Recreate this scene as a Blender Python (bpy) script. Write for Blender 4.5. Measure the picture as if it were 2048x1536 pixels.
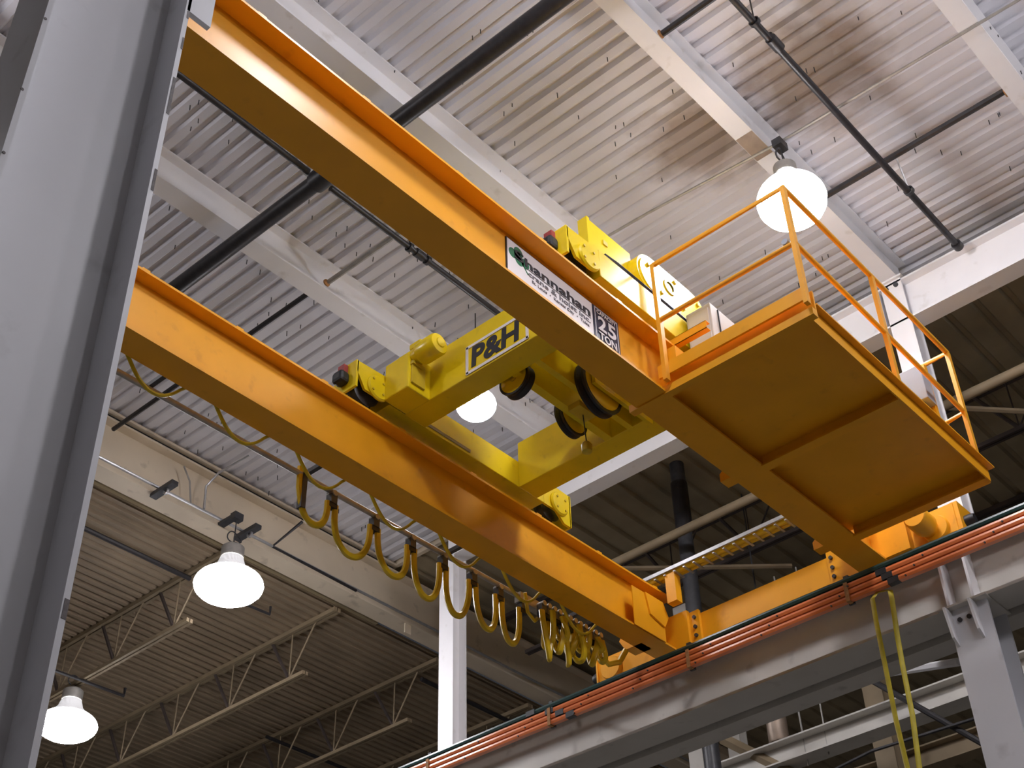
import bpy, math, random
from mathutils import Matrix, Vector
random.seed(7)
scene = bpy.context.scene
for o in list(bpy.data.objects):
    bpy.data.objects.remove(o)
COL = scene.collection

# ------------------------------------------------------------------ camera, world, exposure
# world axes: +X runs along the crane girders (away, to the right), +Y along the runway (away, to the left), Z up; eye at the origin
FPX = 2799.63
RIGHT = Vector((0.665725, -0.74583447, -0.02326298))
DOWN = Vector((0.46241008, 0.43680976, -0.77160491))
FWD = Vector((0.58565104, 0.50291965, 0.63567656))
cam_data = bpy.data.cameras.new('camera')
cam_data.sensor_fit = 'HORIZONTAL'
cam_data.sensor_width = 36.0
cam_data.lens = FPX * 36.0 / 2048.0
cam_data.clip_start = 0.05
cam_data.clip_end = 200
cam = bpy.data.objects.new('camera', cam_data)
COL.objects.link(cam)
m3 = Matrix((RIGHT, -DOWN, -FWD)).transposed()
cam.matrix_world = m3.to_4x4()
scene.camera = cam

world = bpy.data.worlds.new('world')
scene.world = world
world.use_nodes = True
bg = world.node_tree.nodes['Background']
bg.inputs[0].default_value = (0.8, 0.85, 1.0, 1)
bg.inputs[1].default_value = 0.02

scene.view_settings.view_transform = 'Standard'
scene.view_settings.look = 'None'
scene.view_settings.gamma = 1
scene.view_settings.use_curve_mapping = False
scene.view_settings.exposure = 0.75
LAMP = 52.0          # emission strength of a lamp bowl
try:
    scene.cycles.max_bounces = 5
    scene.cycles.diffuse_bounces = 3
    scene.cycles.glossy_bounces = 2
    scene.cycles.use_adaptive_sampling = True
    scene.cycles.adaptive_threshold = 0.07
    scene.cycles.sample_clamp_indirect = 6
except Exception:
    pass

# ------------------------------------------------------------------ helpers
class MB:
    """collects shapes in world coordinates; build() links them as ONE mesh object"""
    def __init__(s):
        s.v = []; s.f = []
    def add(s, vs, fs):
        b = len(s.v)
        s.v += [tuple(p) for p in vs]
        s.f += [tuple(i + b for i in q) for q in fs]
        return s
    def box(s, x0, x1, y0, y1, z0, z1):
        vs = [(x, y, z) for z in (z0, z1) for y in (y0, y1) for x in (x0, x1)]
        return s.add(vs, [(0, 2, 3, 1), (4, 5, 7, 6), (0, 1, 5, 4), (2, 6, 7, 3), (0, 4, 6, 2), (1, 3, 7, 5)])
    def prism(s, poly, axis, a, b):
        """poly: 2D points in the plane of the two other axes (in x,y,z order), extruded along axis from a to b"""
        n = len(poly)
        def mk(p, t):
            if axis == 'X': return (t, p[0], p[1])
            if axis == 'Y': return (p[0], t, p[1])
            return (p[0], p[1], t)
        vs = [mk(p, a) for p in poly] + [mk(p, b) for p in poly]
        ar = sum(poly[i][0] * poly[(i + 1) % n][1] - poly[(i + 1) % n][0] * poly[i][1] for i in range(n))
        flip = (ar < 0) != (axis == 'Y') != (b < a)
        fs = [tuple(range(n))[::-1], tuple(range(n, 2 * n))] + [(i, (i + 1) % n, n + (i + 1) % n, n + i) for i in range(n)]
        if flip: fs = [q[::-1] for q in fs]
        return s.add(vs, fs)
    def isec(s, axis, a, b, c, z0, z1, w, tf, tw, z0b=None):
        """a horizontal I section along axis ('X' or 'Y'), centred at c on the other axis; z0b: bottom z at the far end (sloping)"""
        h = w / 2; t = tw / 2
        poly = [(c - h, z0), (c + h, z0), (c + h, z0 + tf), (c + t, z0 + tf), (c + t, z1 - tf), (c + h, z1 - tf), (c + h, z1), (c - h, z1), (c - h, z1 - tf), (c - t, z1 - tf), (c - t, z0 + tf), (c - h, z0 + tf)]
        n = len(s.v)
        s.prism(poly, axis, a, b)
        if z0b is not None:
            d = z0b - z0
            for i in range(n + 12, n + 24):
                p = s.v[i]; s.v[i] = (p[0], p[1], p[2] + d)
        return s
    def icol(s, cx, cy, z0, z1, d, w, tf, tw, along='X'):
        """a vertical I section, depth d along the given axis"""
        h = w / 2; t = tw / 2; D = d / 2
        p = [(-D, -h), (-D + tf, -h), (-D + tf, -t), (D - tf, -t), (D - tf, -h), (D, -h), (D, h), (D - tf, h), (D - tf, t), (-D + tf, t), (-D + tf, h), (-D, h)]
        if along == 'Y': p = [(b, a) for a, b in p]
        return s.prism([(cx + a, cy + b) for a, b in p], 'Z', z0, z1)
    def tube(s, pts, r, n=10, sx=1.0):
        pts = [Vector(p) for p in pts]
        base = len(s.v); N = len(pts); ref = None
        for i, p in enumerate(pts):
            t = (pts[min(i + 1, N - 1)] - pts[max(i - 1, 0)]).normalized()
            if ref is None:
                ref = Vector((0, 0, 1)) if abs(t.z) < 0.9 else Vector((0, 1, 0))
            u = ref - t * ref.dot(t)
            if u.length < 1e-4: u = t.orthogonal()
            u.normalize(); ref = u
            w = t.cross(u)
            for k in range(n):
                a = 2 * math.pi * k / n
                s.v.append(tuple(p + u * (math.cos(a) * r) + w * (math.sin(a) * r * sx)))
        for i in range(N - 1):
            for k in range(n):
                k2 = (k + 1) % n
                s.f.append((base + i * n + k, base + i * n + k2, base + (i + 1) * n + k2, base + (i + 1) * n + k))
        s.f.append(tuple(base + k for k in range(n))[::-1])
        s.f.append(tuple(base + (N - 1) * n + k for k in range(n)))
        return s
    def cyl(s, c, axis, r, h, n=24):
        """cylinder of length h centred at c"""
        d = {'X': Vector((1, 0, 0)), 'Y': Vector((0, 1, 0)), 'Z': Vector((0, 0, 1))}[axis]
        c = Vector(c)
        return s.tube([c - d * h / 2, c + d * h / 2], r, n)
    def lathe(s, prof, c, axis='Z', n=32):
        """prof: (radius, height) pairs from one end to the other"""
        base = len(s.v); c = Vector(c)
        ax = {'X': (Vector((1, 0, 0)), Vector((0, 1, 0)), Vector((0, 0, 1))), 'Y': (Vector((0, 1, 0)), Vector((0, 0, 1)), Vector((1, 0, 0))), 'Z': (Vector((0, 0, 1)), Vector((1, 0, 0)), Vector((0, 1, 0)))}[axis]
        for r, h in prof:
            for k in range(n):
                a = 2 * math.pi * k / n
                s.v.append(tuple(c + ax[0] * h + ax[1] * (r * math.cos(a)) + ax[2] * (r * math.sin(a))))
        for i in range(len(prof) - 1):
            for k in range(n):
                k2 = (k + 1) % n
                s.f.append((base + i * n + k, base + i * n + k2, base + (i + 1) * n + k2, base + (i + 1) * n + k))
        return s
    def mesh(s, name, mat, off=(0, 0, 0), smooth=False):
        me = bpy.data.meshes.new(name)
        ox, oy, oz = off
        me.from_pydata([(x - ox, y - oy, z - oz) for x, y, z in s.v], [], s.f)
        me.update()
        if mat: me.materials.append(MAT[mat])
        if smooth:
            me.polygons.foreach_set('use_smooth', [True] * len(me.polygons))
            try: me.set_sharp_from_angle(angle=math.radians(38))
            except Exception: pass
        return me
    def build(s, name, mat, parent=None, smooth=False, bevel=0.0):
        off = root_loc(parent) if parent else (0, 0, 0)
        o = bpy.data.objects.new(name, s.mesh(name, mat, off, smooth))
        COL.objects.link(o)
        if parent: o.parent = parent
        if bevel:
            md = o.modifiers.new('bevel', 'BEVEL'); md.width = bevel; md.segments = 2; md.limit_method = 'ANGLE'
        return o

def root_loc(o):
    v = Vector((0, 0, 0))
    while o is not None:
        v += o.location; o = o.parent
    return tuple(v)
def tag(o, label=None, cat=None, group=None, kind=None):
    if label: o['label'] = label
    if cat: o['category'] = cat
    if group: o['group'] = group
    if kind: o['kind'] = kind
    return o
def thing(name, label, cat, loc, group=None):
    o = bpy.data.objects.new(name, None)
    o.location = loc; o.empty_display_size = 0.2
    COL.objects.link(o)
    return tag(o, label, cat, group)
def one(mb, name, mat, label, cat, group=None, smooth=False, bevel=0.0):
    """a thing that is one mesh, origin at its middle"""
    xs = [p[0] for p in mb.v]; ys = [p[1] for p in mb.v]; zs = [p[2] for p in mb.v]
    c = ((min(xs) + max(xs)) / 2, (min(ys) + max(ys)) / 2, min(zs))
    o = bpy.data.objects.new(name, mb.mesh(name, mat, c, smooth))
    o.location = c; COL.objects.link(o)
    if bevel:
        md = o.modifiers.new('bevel', 'BEVEL'); md.width = bevel; md.segments = 2; md.limit_method = 'ANGLE'
    return tag(o, label, cat, group)
def struct(mb, name, mat, smooth=False):
    return tag(mb.build(name, mat, None, smooth), kind='structure')
def inst(name, me, parent, at, rot=None):
    """a piece sharing mesh data, at a world position"""
    o = bpy.data.objects.new(name, me)
    p = root_loc(parent)
    o.location = (at[0] - p[0], at[1] - p[1], at[2] - p[2])
    if rot: o.rotation_euler = rot
    COL.objects.link(o); o.parent = parent
    return o

# ------------------------------------------------------------------ materials
MAT = {}
def paint(key, col, rough=0.45, var=0.06, scale=6.0, metal=0.0, dirt=None, dirt_amt=0.0, spec=0.5, bump=0.0, detail=4.0):
    m = bpy.data.materials.new(key); m.use_nodes = True
    nt = m.node_tree; b = nt.nodes['Principled BSDF']
    b.inputs['Roughness'].default_value = rough
    b.inputs['Metallic'].default_value = metal
    try: b.inputs['Specular IOR Level'].default_value = spec
    except Exception: pass
    tc = nt.nodes.new('ShaderNodeTexCoord')
    geo = nt.nodes.new('ShaderNodeNewGeometry')
    no = nt.nodes.new('ShaderNodeTexNoise')
    no.inputs['Scale'].default_value = scale; no.inputs['Detail'].default_value = detail
    nt.links.new(geo.outputs['Position'], no.inputs['Vector'])
    cr = nt.nodes.new('ShaderNodeValToRGB')
    cr.color_ramp.elements[0].position = 0.3; cr.color_ramp.elements[1].position = 0.7
    lo = [max(0, c * (1 - var)) for c in col]; hi = [min(1, c * (1 + var)) for c in col]
    cr.color_ramp.elements[0].color = (*lo, 1); cr.color_ramp.elements[1].color = (*hi, 1)
    nt.links.new(no.outputs['Fac'], cr.inputs['Fac'])
    out = cr.outputs['Color']
    if dirt:
        n2 = nt.nodes.new('ShaderNodeTexNoise'); n2.inputs['Scale'].default_value = scale * 2.3; n2.inputs['Detail'].default_value = 8
        nt.links.new(geo.outputs['Position'], n2.inputs['Vector'])
        r2 = nt.nodes.new('ShaderNodeValToRGB')
        r2.color_ramp.elements[0].position = 0.62; r2.color_ramp.elements[1].position = 0.75
        r2.color_ramp.elements[0].color = (0, 0, 0, 1); r2.color_ramp.elements[1].color = (dirt_amt,) * 3 + (1,)
        nt.links.new(n2.outputs['Fac'], r2.inputs['Fac'])
        mx = nt.nodes.new('ShaderNodeMixRGB'); mx.inputs['Color2'].default_value = (*dirt, 1)
        nt.links.new(r2.outputs['Color'], mx.inputs['Fac']); nt.links.new(out, mx.inputs['Color1'])
        out = mx.outputs['Color']
    nt.links.new(out, b.inputs['Base Color'])
    if bump:
        bp = nt.nodes.new('ShaderNodeBump'); bp.inputs['Strength'].default_value = bump; bp.inputs['Distance'].default_value = 0.01
        nt.links.new(no.outputs['Fac'], bp.inputs['Height']); nt.links.new(bp.outputs['Normal'], b.inputs['Normal'])
    MAT[key] = m
    return m
def glow(key, col, strength):
    m = bpy.data.materials.new(key); m.use_nodes = True
    b = m.node_tree.nodes['Principled BSDF']
    b.inputs['Base Color'].default_value = (0.8, 0.8, 0.8, 1)
    b.inputs['Emission Color'].default_value = (*col, 1)
    b.inputs['Emission Strength'].default_value = strength
    # the prismatic glass is ribbed: a fine wave ripples its brightness a little
    nt = m.node_tree
    tc = nt.nodes.new('ShaderNodeTexCoord'); wv = nt.nodes.new('ShaderNodeTexWave'); wv.inputs['Scale'].default_value = 9
    mr = nt.nodes.new('ShaderNodeMapRange'); mr.inputs['To Min'].default_value = strength * 0.8; mr.inputs['To Max'].default_value = strength * 1.2
    nt.links.new(tc.outputs['Object'], wv.inputs['Vector']); nt.links.new(wv.outputs['Fac'], mr.inputs['Value'])
    nt.links.new(mr.outputs['Result'], b.inputs['Emission Strength'])
    MAT[key] = m

paint('orange', (0.90, 0.40, 0.010), 0.42, 0.05, 3.0, dirt=(0.45, 0.16, 0.01), dirt_amt=0.25)
paint('orange_rail', (0.88, 0.40, 0.03), 0.36, 0.05, 6.0)
paint('yellow', (0.86, 0.63, 0.008), 0.26, 0.05, 4.0, dirt=(0.45, 0.30, 0.02), dirt_amt=0.3)
paint('yellow_dull', (0.62, 0.44, 0.02), 0.5, 0.12, 9.0)
paint('white_steel', (0.85, 0.835, 0.85), 0.5, 0.03, 2.0, dirt=(0.45, 0.40, 0.33), dirt_amt=0.35)
paint('cream_steel', (0.74, 0.63, 0.48), 0.55, 0.05, 2.0, dirt=(0.30, 0.24, 0.17), dirt_amt=0.5)
paint('brown_steel', (0.33, 0.26, 0.15), 0.6, 0.1, 3.0)
paint('grey_steel', (0.60, 0.57, 0.52), 0.42, 0.06, 2.0, dirt=(0.20, 0.18, 0.16), dirt_amt=0.35)
paint('column_grey', (0.72, 0.72, 0.75), 0.42, 0.03, 1.5, dirt=(0.28, 0.26, 0.25), dirt_amt=0.3)
paint('chipped', (0.16, 0.14, 0.14), 0.7, 0.3, 40.0)
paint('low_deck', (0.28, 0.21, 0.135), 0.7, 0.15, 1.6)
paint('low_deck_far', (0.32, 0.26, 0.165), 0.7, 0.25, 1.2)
paint('joist', (0.27, 0.205, 0.125), 0.6, 0.12, 3.0)
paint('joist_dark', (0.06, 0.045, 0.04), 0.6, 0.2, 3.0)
paint('black_pipe', (0.022, 0.020, 0.022), 0.42, 0.3, 14.0, dirt=(0.12, 0.06, 0.03), dirt_amt=0.35)
paint('black_rubber', (0.012, 0.012, 0.014), 0.5, 0.2, 10.0)
paint('dark_steel', (0.05, 0.05, 0.055), 0.4, 0.2, 12.0)
paint('rust', (0.42, 0.20, 0.07), 0.8, 0.3, 20.0)
paint('galv', (0.55, 0.55, 0.56), 0.32, 0.1, 12.0, metal=0.7)
paint('galv_dull', (0.40, 0.38, 0.35), 0.45, 0.15, 10.0, metal=0.3)
paint('cable_yellow', (0.74, 0.50, 0.015), 0.33, 0.1, 10.0)
paint('strap_yellow', (0.62, 0.50, 0.03), 0.5, 0.15, 10.0)
paint('bar_orange', (0.72, 0.19, 0.06), 0.3, 0.06, 4.0)
paint('bar_green', (0.012, 0.045, 0.04), 0.35, 0.15, 6.0)
paint('sign_white', (0.82, 0.78, 0.80), 0.5, 0.02, 3.0)
paint('sign_navy', (0.02, 0.025, 0.06), 0.4, 0.1, 6.0)
paint('print_black', (0.012, 0.012, 0.02), 0.5, 0.05, 6.0)
paint('print_grey', (0.16, 0.15, 0.17), 0.5, 0.05, 6.0)
paint('print_green', (0.015, 0.16, 0.07), 0.5, 0.2, 14.0)
paint('red_paint', (0.35, 0.05, 0.05), 0.5, 0.15, 12.0)
paint('cabinet_grey', (0.60, 0.58, 0.56), 0.45, 0.03, 3.0)
paint('box_grey', (0.36, 0.39, 0.46), 0.45, 0.04, 4.0)
paint('concrete', (0.36, 0.345, 0.32), 0.6, 0.12, 1.0, dirt=(0.1, 0.1, 0.09), dirt_amt=0.4)
paint('wall_panel', (0.30, 0.27, 0.22), 0.8, 0.12, 0.8)
paint('duct', (0.42, 0.33, 0.26), 0.4, 0.15, 6.0, metal=0.4)
glow('lamp_glass', (0.97, 0.95, 1.0), LAMP)
glow('lamp_upper', (0.97, 0.95, 1.0), LAMP * 0.75)
glow('lamp_upper_mid', (0.97, 0.95, 1.0), LAMP * 0.16)
glow('lamp_upper_dim', (0.97, 0.95, 1.0), LAMP * 0.06)
glow('lamp_prism', (0.98, 0.96, 1.0), LAMP * 0.006)

# the white roof deck: paint with fume stains around the lamp by the second purlin
def deck_material():
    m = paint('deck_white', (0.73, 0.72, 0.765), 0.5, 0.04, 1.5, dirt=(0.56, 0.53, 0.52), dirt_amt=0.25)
    nt = m.node_tree; b = nt.nodes['Principled BSDF']
    src = b.inputs['Base Color'].links[0].from_socket
    geo = nt.nodes.new('ShaderNodeNewGeometry')
    nz = nt.nodes.new('ShaderNodeTexNoise'); nz.inputs['Scale'].default_value = 3.0; nz.inputs['Detail'].default_value = 5
    nt.links.new(geo.outputs['Position'], nz.inputs['Vector'])
    prev = src
    for (cx, cy, rad, amt) in ((8.75, 4.75, 0.75, 0.75), (8.75, 3.5, 0.95, 0.85)):
        vm = nt.nodes.new('ShaderNodeVectorMath'); vm.operation = 'DISTANCE'
        vm.inputs[1].default_value = (cx, cy, 11.27)
        nt.links.new(geo.outputs['Position'], vm.inputs[0])
        ad = nt.nodes.new('ShaderNodeMath'); ad.operation = 'MULTIPLY_ADD'
        ad.inputs[1].default_value = 0.9; nt.links.new(nz.outputs['Fac'], ad.inputs[0]); nt.links.new(vm.outputs['Value'], ad.inputs[2])
        mr = nt.nodes.new('ShaderNodeMapRange'); mr.inputs['From Min'].default_value = rad + 0.5; mr.inputs['From Max'].default_value = rad * 0.45 + 0.4
        mr.inputs['To Min'].default_value = 0; mr.inputs['To Max'].default_value = amt
        nt.links.new(ad.outputs['Value'], mr.inputs['Value'])
        mx = nt.nodes.new('ShaderNodeMixRGB'); mx.inputs['Color2'].default_value = (0.30, 0.225, 0.17, 1)
        nt.links.new(mr.outputs['Result'], mx.inputs['Fac']); nt.links.new(prev, mx.inputs['Color1'])
        prev = mx.outputs['Color']
    nt.links.new(prev, b.inputs['Base Color'])
deck_material()

# ------------------------------------------------------------------ the building shell
FLOOR = -1.6
struct(MB().box(-14, 34, -22, 36, FLOOR - 0.1, FLOOR), 'floor', 'concrete')
struct(MB().box(34, 34.2, -22, 36, FLOOR, 12), 'wall_far', 'wall_panel')
struct(MB().box(-14.2, -14, -22, 36, FLOOR, 12), 'wall_near', 'wall_panel')
struct(MB().box(-14, 34, 36, 36.2, FLOOR, 12), 'wall_left', 'wall_panel')
struct(MB().box(-14, 34, -22.2, -22, FLOOR, 12), 'wall_right', 'wall_panel')

ZD = 11.25           # underside of the high roof deck
def ribbed(axis, a0, a1, b0, b1, z, pitch, depth, bot, slope, thick=0.0):
    """ribbed sheet; the ribs run along axis from b0 to b1 and repeat across from a0 to a1"""
    prof = []; a = a0
    while a < a1:
        prof += [(a, z), (a + bot, z), (a + bot + slope, z + depth), (a + pitch - slope, z + depth)]
        a += pitch
    prof.append((a, z))
    n = len(prof); mb = MB()
    vs = []
    for t in (b0, b1):
        for p in prof:
            vs.append((p[0], t, p[1]) if axis == 'Y' else (t, p[0], p[1]))
    fs = [(i, i + 1, n + i + 1, n + i) for i in range(n - 1)]
    if axis == 'X': fs = [q[::-1] for q in fs]
    mb.add(vs, fs)
    if axis == 'Y': mb.box(a0, a1, b0, b1, z + depth + 0.01, z + depth + 0.06)
    else: mb.box(b0, b1, a0, a1, z + depth + 0.01, z + depth + 0.06)
    return mb
ceiling = struct(ribbed('Y', -3.0, 12.3, -8, 13.3, ZD, 0.185, 0.045, 0.085, 0.03), 'ceiling', 'deck_white')
ZL = 10.30           # underside of the lower roof around the crane bay
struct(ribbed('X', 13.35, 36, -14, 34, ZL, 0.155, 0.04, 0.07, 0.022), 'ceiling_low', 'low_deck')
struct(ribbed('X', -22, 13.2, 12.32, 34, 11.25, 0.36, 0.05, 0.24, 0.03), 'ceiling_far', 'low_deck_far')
struct(MB().box(12.3, 12.36, -8, 13.3, 11.2, ZD + 0.1), 'wall_fascia_far', 'cream_steel')
struct(MB().box(-3, 12.3, 13.28, 13.34, ZL + 0.05, ZD + 0.1), 'wall_fascia_left', 'brown_steel')
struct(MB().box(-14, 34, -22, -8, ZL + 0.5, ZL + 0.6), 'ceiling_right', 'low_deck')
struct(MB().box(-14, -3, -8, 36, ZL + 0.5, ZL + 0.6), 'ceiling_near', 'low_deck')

# screw tips poking through the high deck
mb = MB()
for i in range(760):
    k = random.randrange(10, 80)
    x = -3.0 + 0.185 * k + random.choice((0.03, 0.05, 0.07)); y = random.uniform(0.2, 12.9)
    if x > 11.4 or x < 2: continue
    mb.tube([(x, y, ZD + 0.02), (x + random.uniform(-.008, .008), y, ZD - random.uniform(0.05, 0.075))], 0.0055, 5)
o = mb.build('screw_tips', 'dark_steel', ceiling); o['kind'] = 'stuff'

# ------------------------------------------------------------------ roof steel
def purlin(yc, label, w=0.20, z0=10.80, x0=1.0, x1=11.85, mat='white_steel'):
    r = thing('roof_beam', label, 'roof beam', (x0, yc, z0), 'roof beams carrying the white deck')
    MB().isec('X', x0, x1, yc, z0, ZD, w, 0.02, 0.014).build('beam', mat, r)
    return r
p2 = purlin(1.945, 'white steel roof beam at the top right corner, right of the bright lamp')
p1 = purlin(4.24, 'white steel roof beam passing over the bright lamp to the white column')
p0 = purlin(6.60, 'white steel roof beam just above the front orange girder', 0.27)
pm1 = purlin(9.06, 'white steel roof beam seen between the two orange girders', 0.23)
purlin(-0.36, 'white steel roof beam outside the top right corner')
# tar-brown stained patch on the purlin by the lamp, rust marks where rods enter
MB().box(8.62, 9.0, 4.145, 4.335, 10.797, 10.7995).build('fume_stain', 'duct', p1)
for pr, x, y, z in ((p1, 7.13, 4.13, 10.86), (p2, 10.0, 2.05, 10.86), (pm1, 7.29, 8.925, 10.88)):
    MB().cyl((x - 0.02, y + 0.005, z), 'Y', 0.045, 0.015, 14).build('rust_mark', 'rust', pr)

# main edge beam along Y (slightly sloping), carried by the white columns
r = thing('edge_beam', 'bright white roof edge beam running from the trolley up to the right edge', 'roof beam', (11.6, 4, 10.2))
MB().isec('Y', -3.0, 11.2, 11.62, 10.17, 10.75, 0.24, 0.025, 0.02).build('beam', 'white_steel', r)
me = MB().cyl((0, 0, 0), 'X', 0.028, 0.03, 10).mesh('bolt', 'dark_steel')
for y in (8.52, 8.62):
    inst('bolt', me, r, (11.605, y, 10.60))
MB().box(11.50, 11.61, 4.40, 4.46, 10.2, 10.74).build('stiffener', 'white_steel', r)

def bcol(x, y, z1, label):
    r = thing('roof_column', label, 'column', (x + 0.125, y + 0.125, FLOOR))
    MB().icol(x + 0.125, y + 0.125, FLOOR, z1, 0.25, 0.25, 0.02, 0.014, 'X').build('shaft', 'white_steel', r)
    return r
r = bcol(11.50, 4.115, 10.78, 'white steel building column behind the orange platform handrail')
MB().box(11.47, 11.78, 4.09, 4.39, 10.775, 10.80).build('cap_plate', 'white_steel', r)
for y in (4.18, 4.30):
    inst('bolt', me, r, (11.492, y, 10.69))
r = bcol(11.50, 11.0, 10.17, 'white steel building column standing left of the conductor bars')

# cream girder along the low roof
g = thing('edge_girder', 'cream steel roof girder behind the lamp and the festoon loops', 'roof beam', (7, 13.1, 10.35))
MB().isec('X', 1.0, 26, 13.1, 10.35, 11.12, 0.30, 0.03, 0.02).build('beam', 'cream_steel', g)
MB().box(1.0, 12.3, 12.93, 13.25, 11.185, 11.22).build('bearing_angle', 'cream_steel', g)
MB().box(1.0, 12.3, 13.0, 13.25, 11.12, 11.185).build('gap_shade_strip', 'black_rubber', g)  # black strip stands in for the shade in the open gap
MB().box(12.56, 12.68, 12.98, 13.0, 10.20, 10.36).build('hanger_plate', 'cream_steel', g)

# bar joists of the low roof: > top_chord, bottom_chord, web_member
def joist(x, y0, y1, label, mat='joist', depth=0.84, group='bar joists under the low roof', ZL=ZL):
    r = thing('bar_joist', label, 'joist', (x, y0, ZL - depth), group)
    MB().box(x - 0.06, x - 0.01, y0, y1, ZL - 0.07, ZL - 0.005).box(x + 0.01, x + 0.06, y0, y1, ZL - 0.07, ZL - 0.005).build('top_chord', mat, r)
    MB().box(x - 0.05, x - 0.01, y0 + 0.6, y1 - 0.6, ZL - depth, ZL - depth + 0.055).box(x + 0.01, x + 0.05, y0 + 0.6, y1 - 0.6, ZL - depth, ZL - depth + 0.055).build('bottom_chord', mat, r)
    step = 1.33
    n = int((y1 - y0 - 1.4) / step)
    dz = depth - 0.1
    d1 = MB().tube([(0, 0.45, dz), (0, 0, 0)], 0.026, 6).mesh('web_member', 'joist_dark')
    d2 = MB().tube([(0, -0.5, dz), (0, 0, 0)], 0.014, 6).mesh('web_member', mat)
    d3 = MB().tube([(0, 0, dz), (0, 0, 0)], 0.011, 6).mesh('web_member', mat)
    for i in range(n):
        y = y0 + 0.95 + i * step
        for dm in (d1, d2, d3):
            inst('web_member', dm, r, (x, y, ZL - 0.05 - dz))
    return r
names = ['nearest to the grey column', 'second from the grey column', 'third from the grey column', 'right of the white column', 'far right behind the conductor bars', 'last before the dark far bay']
for k, x in enumerate((9.48, 11.52, 13.60, 15.70, 17.80, 19.90)):
    joist(x, 13.3, 30.0, 'tan steel bar joist under the low brown roof, ' + names[k])
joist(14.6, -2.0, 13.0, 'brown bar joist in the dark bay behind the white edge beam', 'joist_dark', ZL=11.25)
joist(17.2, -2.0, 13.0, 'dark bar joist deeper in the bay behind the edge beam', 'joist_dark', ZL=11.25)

# ------------------------------------------------------------------ pipes and rods under the roof
def pipe(pts, rad, mat, name, label, cat='pipe', n=12):
    r = thing(name, label, cat, tuple(pts[0]))
    MB().tube(pts, rad, n).build('pipe_run', mat, r, True)
    return r
def hanger(r, x, y, z, rad, mat='black_pipe', drop=True):
    MB().lathe([(rad * 1.25, -0.02), (rad * 1.5, -0.02), (rad * 1.5, 0.02), (rad * 1.25, 0.02)], (x, y, z), 'X', 14).build('hanger_ring', mat, r, True)
    if drop: MB().tube([(x, y, z + rad), (x, y, ZD)], 0.008, 6).build('hanger_rod', mat, r)
r = pipe([(6.03, -2, 10.62), (6.03, 13.0, 10.62)], 0.088, 'black_pipe', 'sprinkler_main', 'thick black sprinkler main running across under the roof deck')
MB().cyl((6.03, 7.62, 10.62), 'Y', 0.115, 0.2, 18).build('coupling', 'black_pipe', r, True)
MB().tube([(5.93, 7.70, 10.62), (5.88, 7.74, 10.66), (5.85, 7.76, 10.9), (5.85, 7.76, ZD)], 0.012, 6).build('hanger_rod', 'galv', r)
r = pipe([(2.0, 7.62, 10.65), (5.9, 7.68, 10.65)], 0.034, 'black_pipe', 'sprinkler_branch', 'thin black sprinkler branch pipe left of the thick main, along the girder edge')
r = pipe([(6.2, 7.68, 10.65), (11.3, 7.74, 10.65)], 0.034, 'black_pipe', 'sprinkler_branch', 'thin black sprinkler branch pipe from the thick main down to the yellow trolley')
for x in (7.35, 7.62): hanger(r, x, 7.695, 10.65, 0.036)
MB().cyl((7.5, 7.695, 10.65), 'X', 0.05, 0.12, 14).build('coupling', 'black_pipe', r, True)
r = pipe([(6.3, 3.34, 10.65), (11.38, 3.36, 10.65)], 0.036, 'black_pipe', 'sprinkler_branch', 'black sprinkler pipe hanging right of the bright lamp')
for x in (7.45,): hanger(r, x, 3.34, 10.65, 0.036)
MB().cyl((7.78, 3.335, 10.65), 'X', 0.056, 0.16, 14).build('coupling', 'black_pipe', r, True)
MB().cyl((7.72, 3.335, 10.71), 'Z', 0.022, 0.06, 10).build('sprinkler_head', 'black_pipe', r, True)
MB().cyl((11.36, 3.36, 10.65), 'X', 0.055, 0.08, 14).build('end_cap', 'black_pipe', r, True)
MB().lathe([(0.04, -0.02), (0.055, -0.02), (0.055, 0.02), (0.04, 0.02)], (10.3, 3.35, 10.66), 'X', 14).build('hanger_ring', 'dark_steel', r, True)
MB().tube([(10.27, 3.34, 10.70), (10.12, 3.32, 10.98)], 0.010, 6).build('hanger_rod', 'galv', r)
pipe([(9.99, 1.9, 10.90), (9.99, 4.2, 10.90)], 0.034, 'black_pipe', 'tie_rod', 'dark tie rod between the two right-hand roof beams, crossed by the sprinkler pipe', 'rod', 8)
pipe([(7.13, 2.0, 10.88), (7.13, 4.14, 10.88)], 0.034, 'black_pipe', 'tie_rod', 'dark tie rod with rusty end at the top edge, right of the main', 'rod', 8)
pipe([(7.29, 6.6, 10.90), (7.29, 8.95, 10.90)], 0.030, 'galv_dull', 'tie_rod', 'grey tie rod between the orange girders, right of the thick main', 'rod', 8)
pipe([(7.29, 9.16, 10.95), (7.29, 12.94, 10.95)], 0.030, 'black_pipe', 'tie_rod', 'dark tie rod behind the rear orange girder', 'rod', 8)
pipe([(8.72, 7.4, 10.785), (8.80, 5.6, 10.785), (8.93, 4.05, 10.785), (9.0, 1.2, 10.785), (9.0, -1.0, 10.785)], 0.016, 'galv_dull', 'conduit', 'thin grey conduit crossing the deck past the bright lamp', 'conduit', 6)
pipe([(12.75, 1.0, 9.84), (12.75, 9.6, 9.84)], 0.06, 'joist', 'steam_pipe', 'pale pipe running through the dark bay behind the crane', 'pipe')
r = pipe([(13.2, 8.42, FLOOR), (13.2, 8.42, 11.25)], 0.10, 'dark_steel', 'drain_pipe', 'dark blue-grey vertical pipe behind the orange end truck', 'pipe', 14)
MB().cyl((13.2, 8.42, 10.55), 'Z', 0.115, 0.75, 16).build('pipe_hood', 'black_pipe', r, True)
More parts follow.
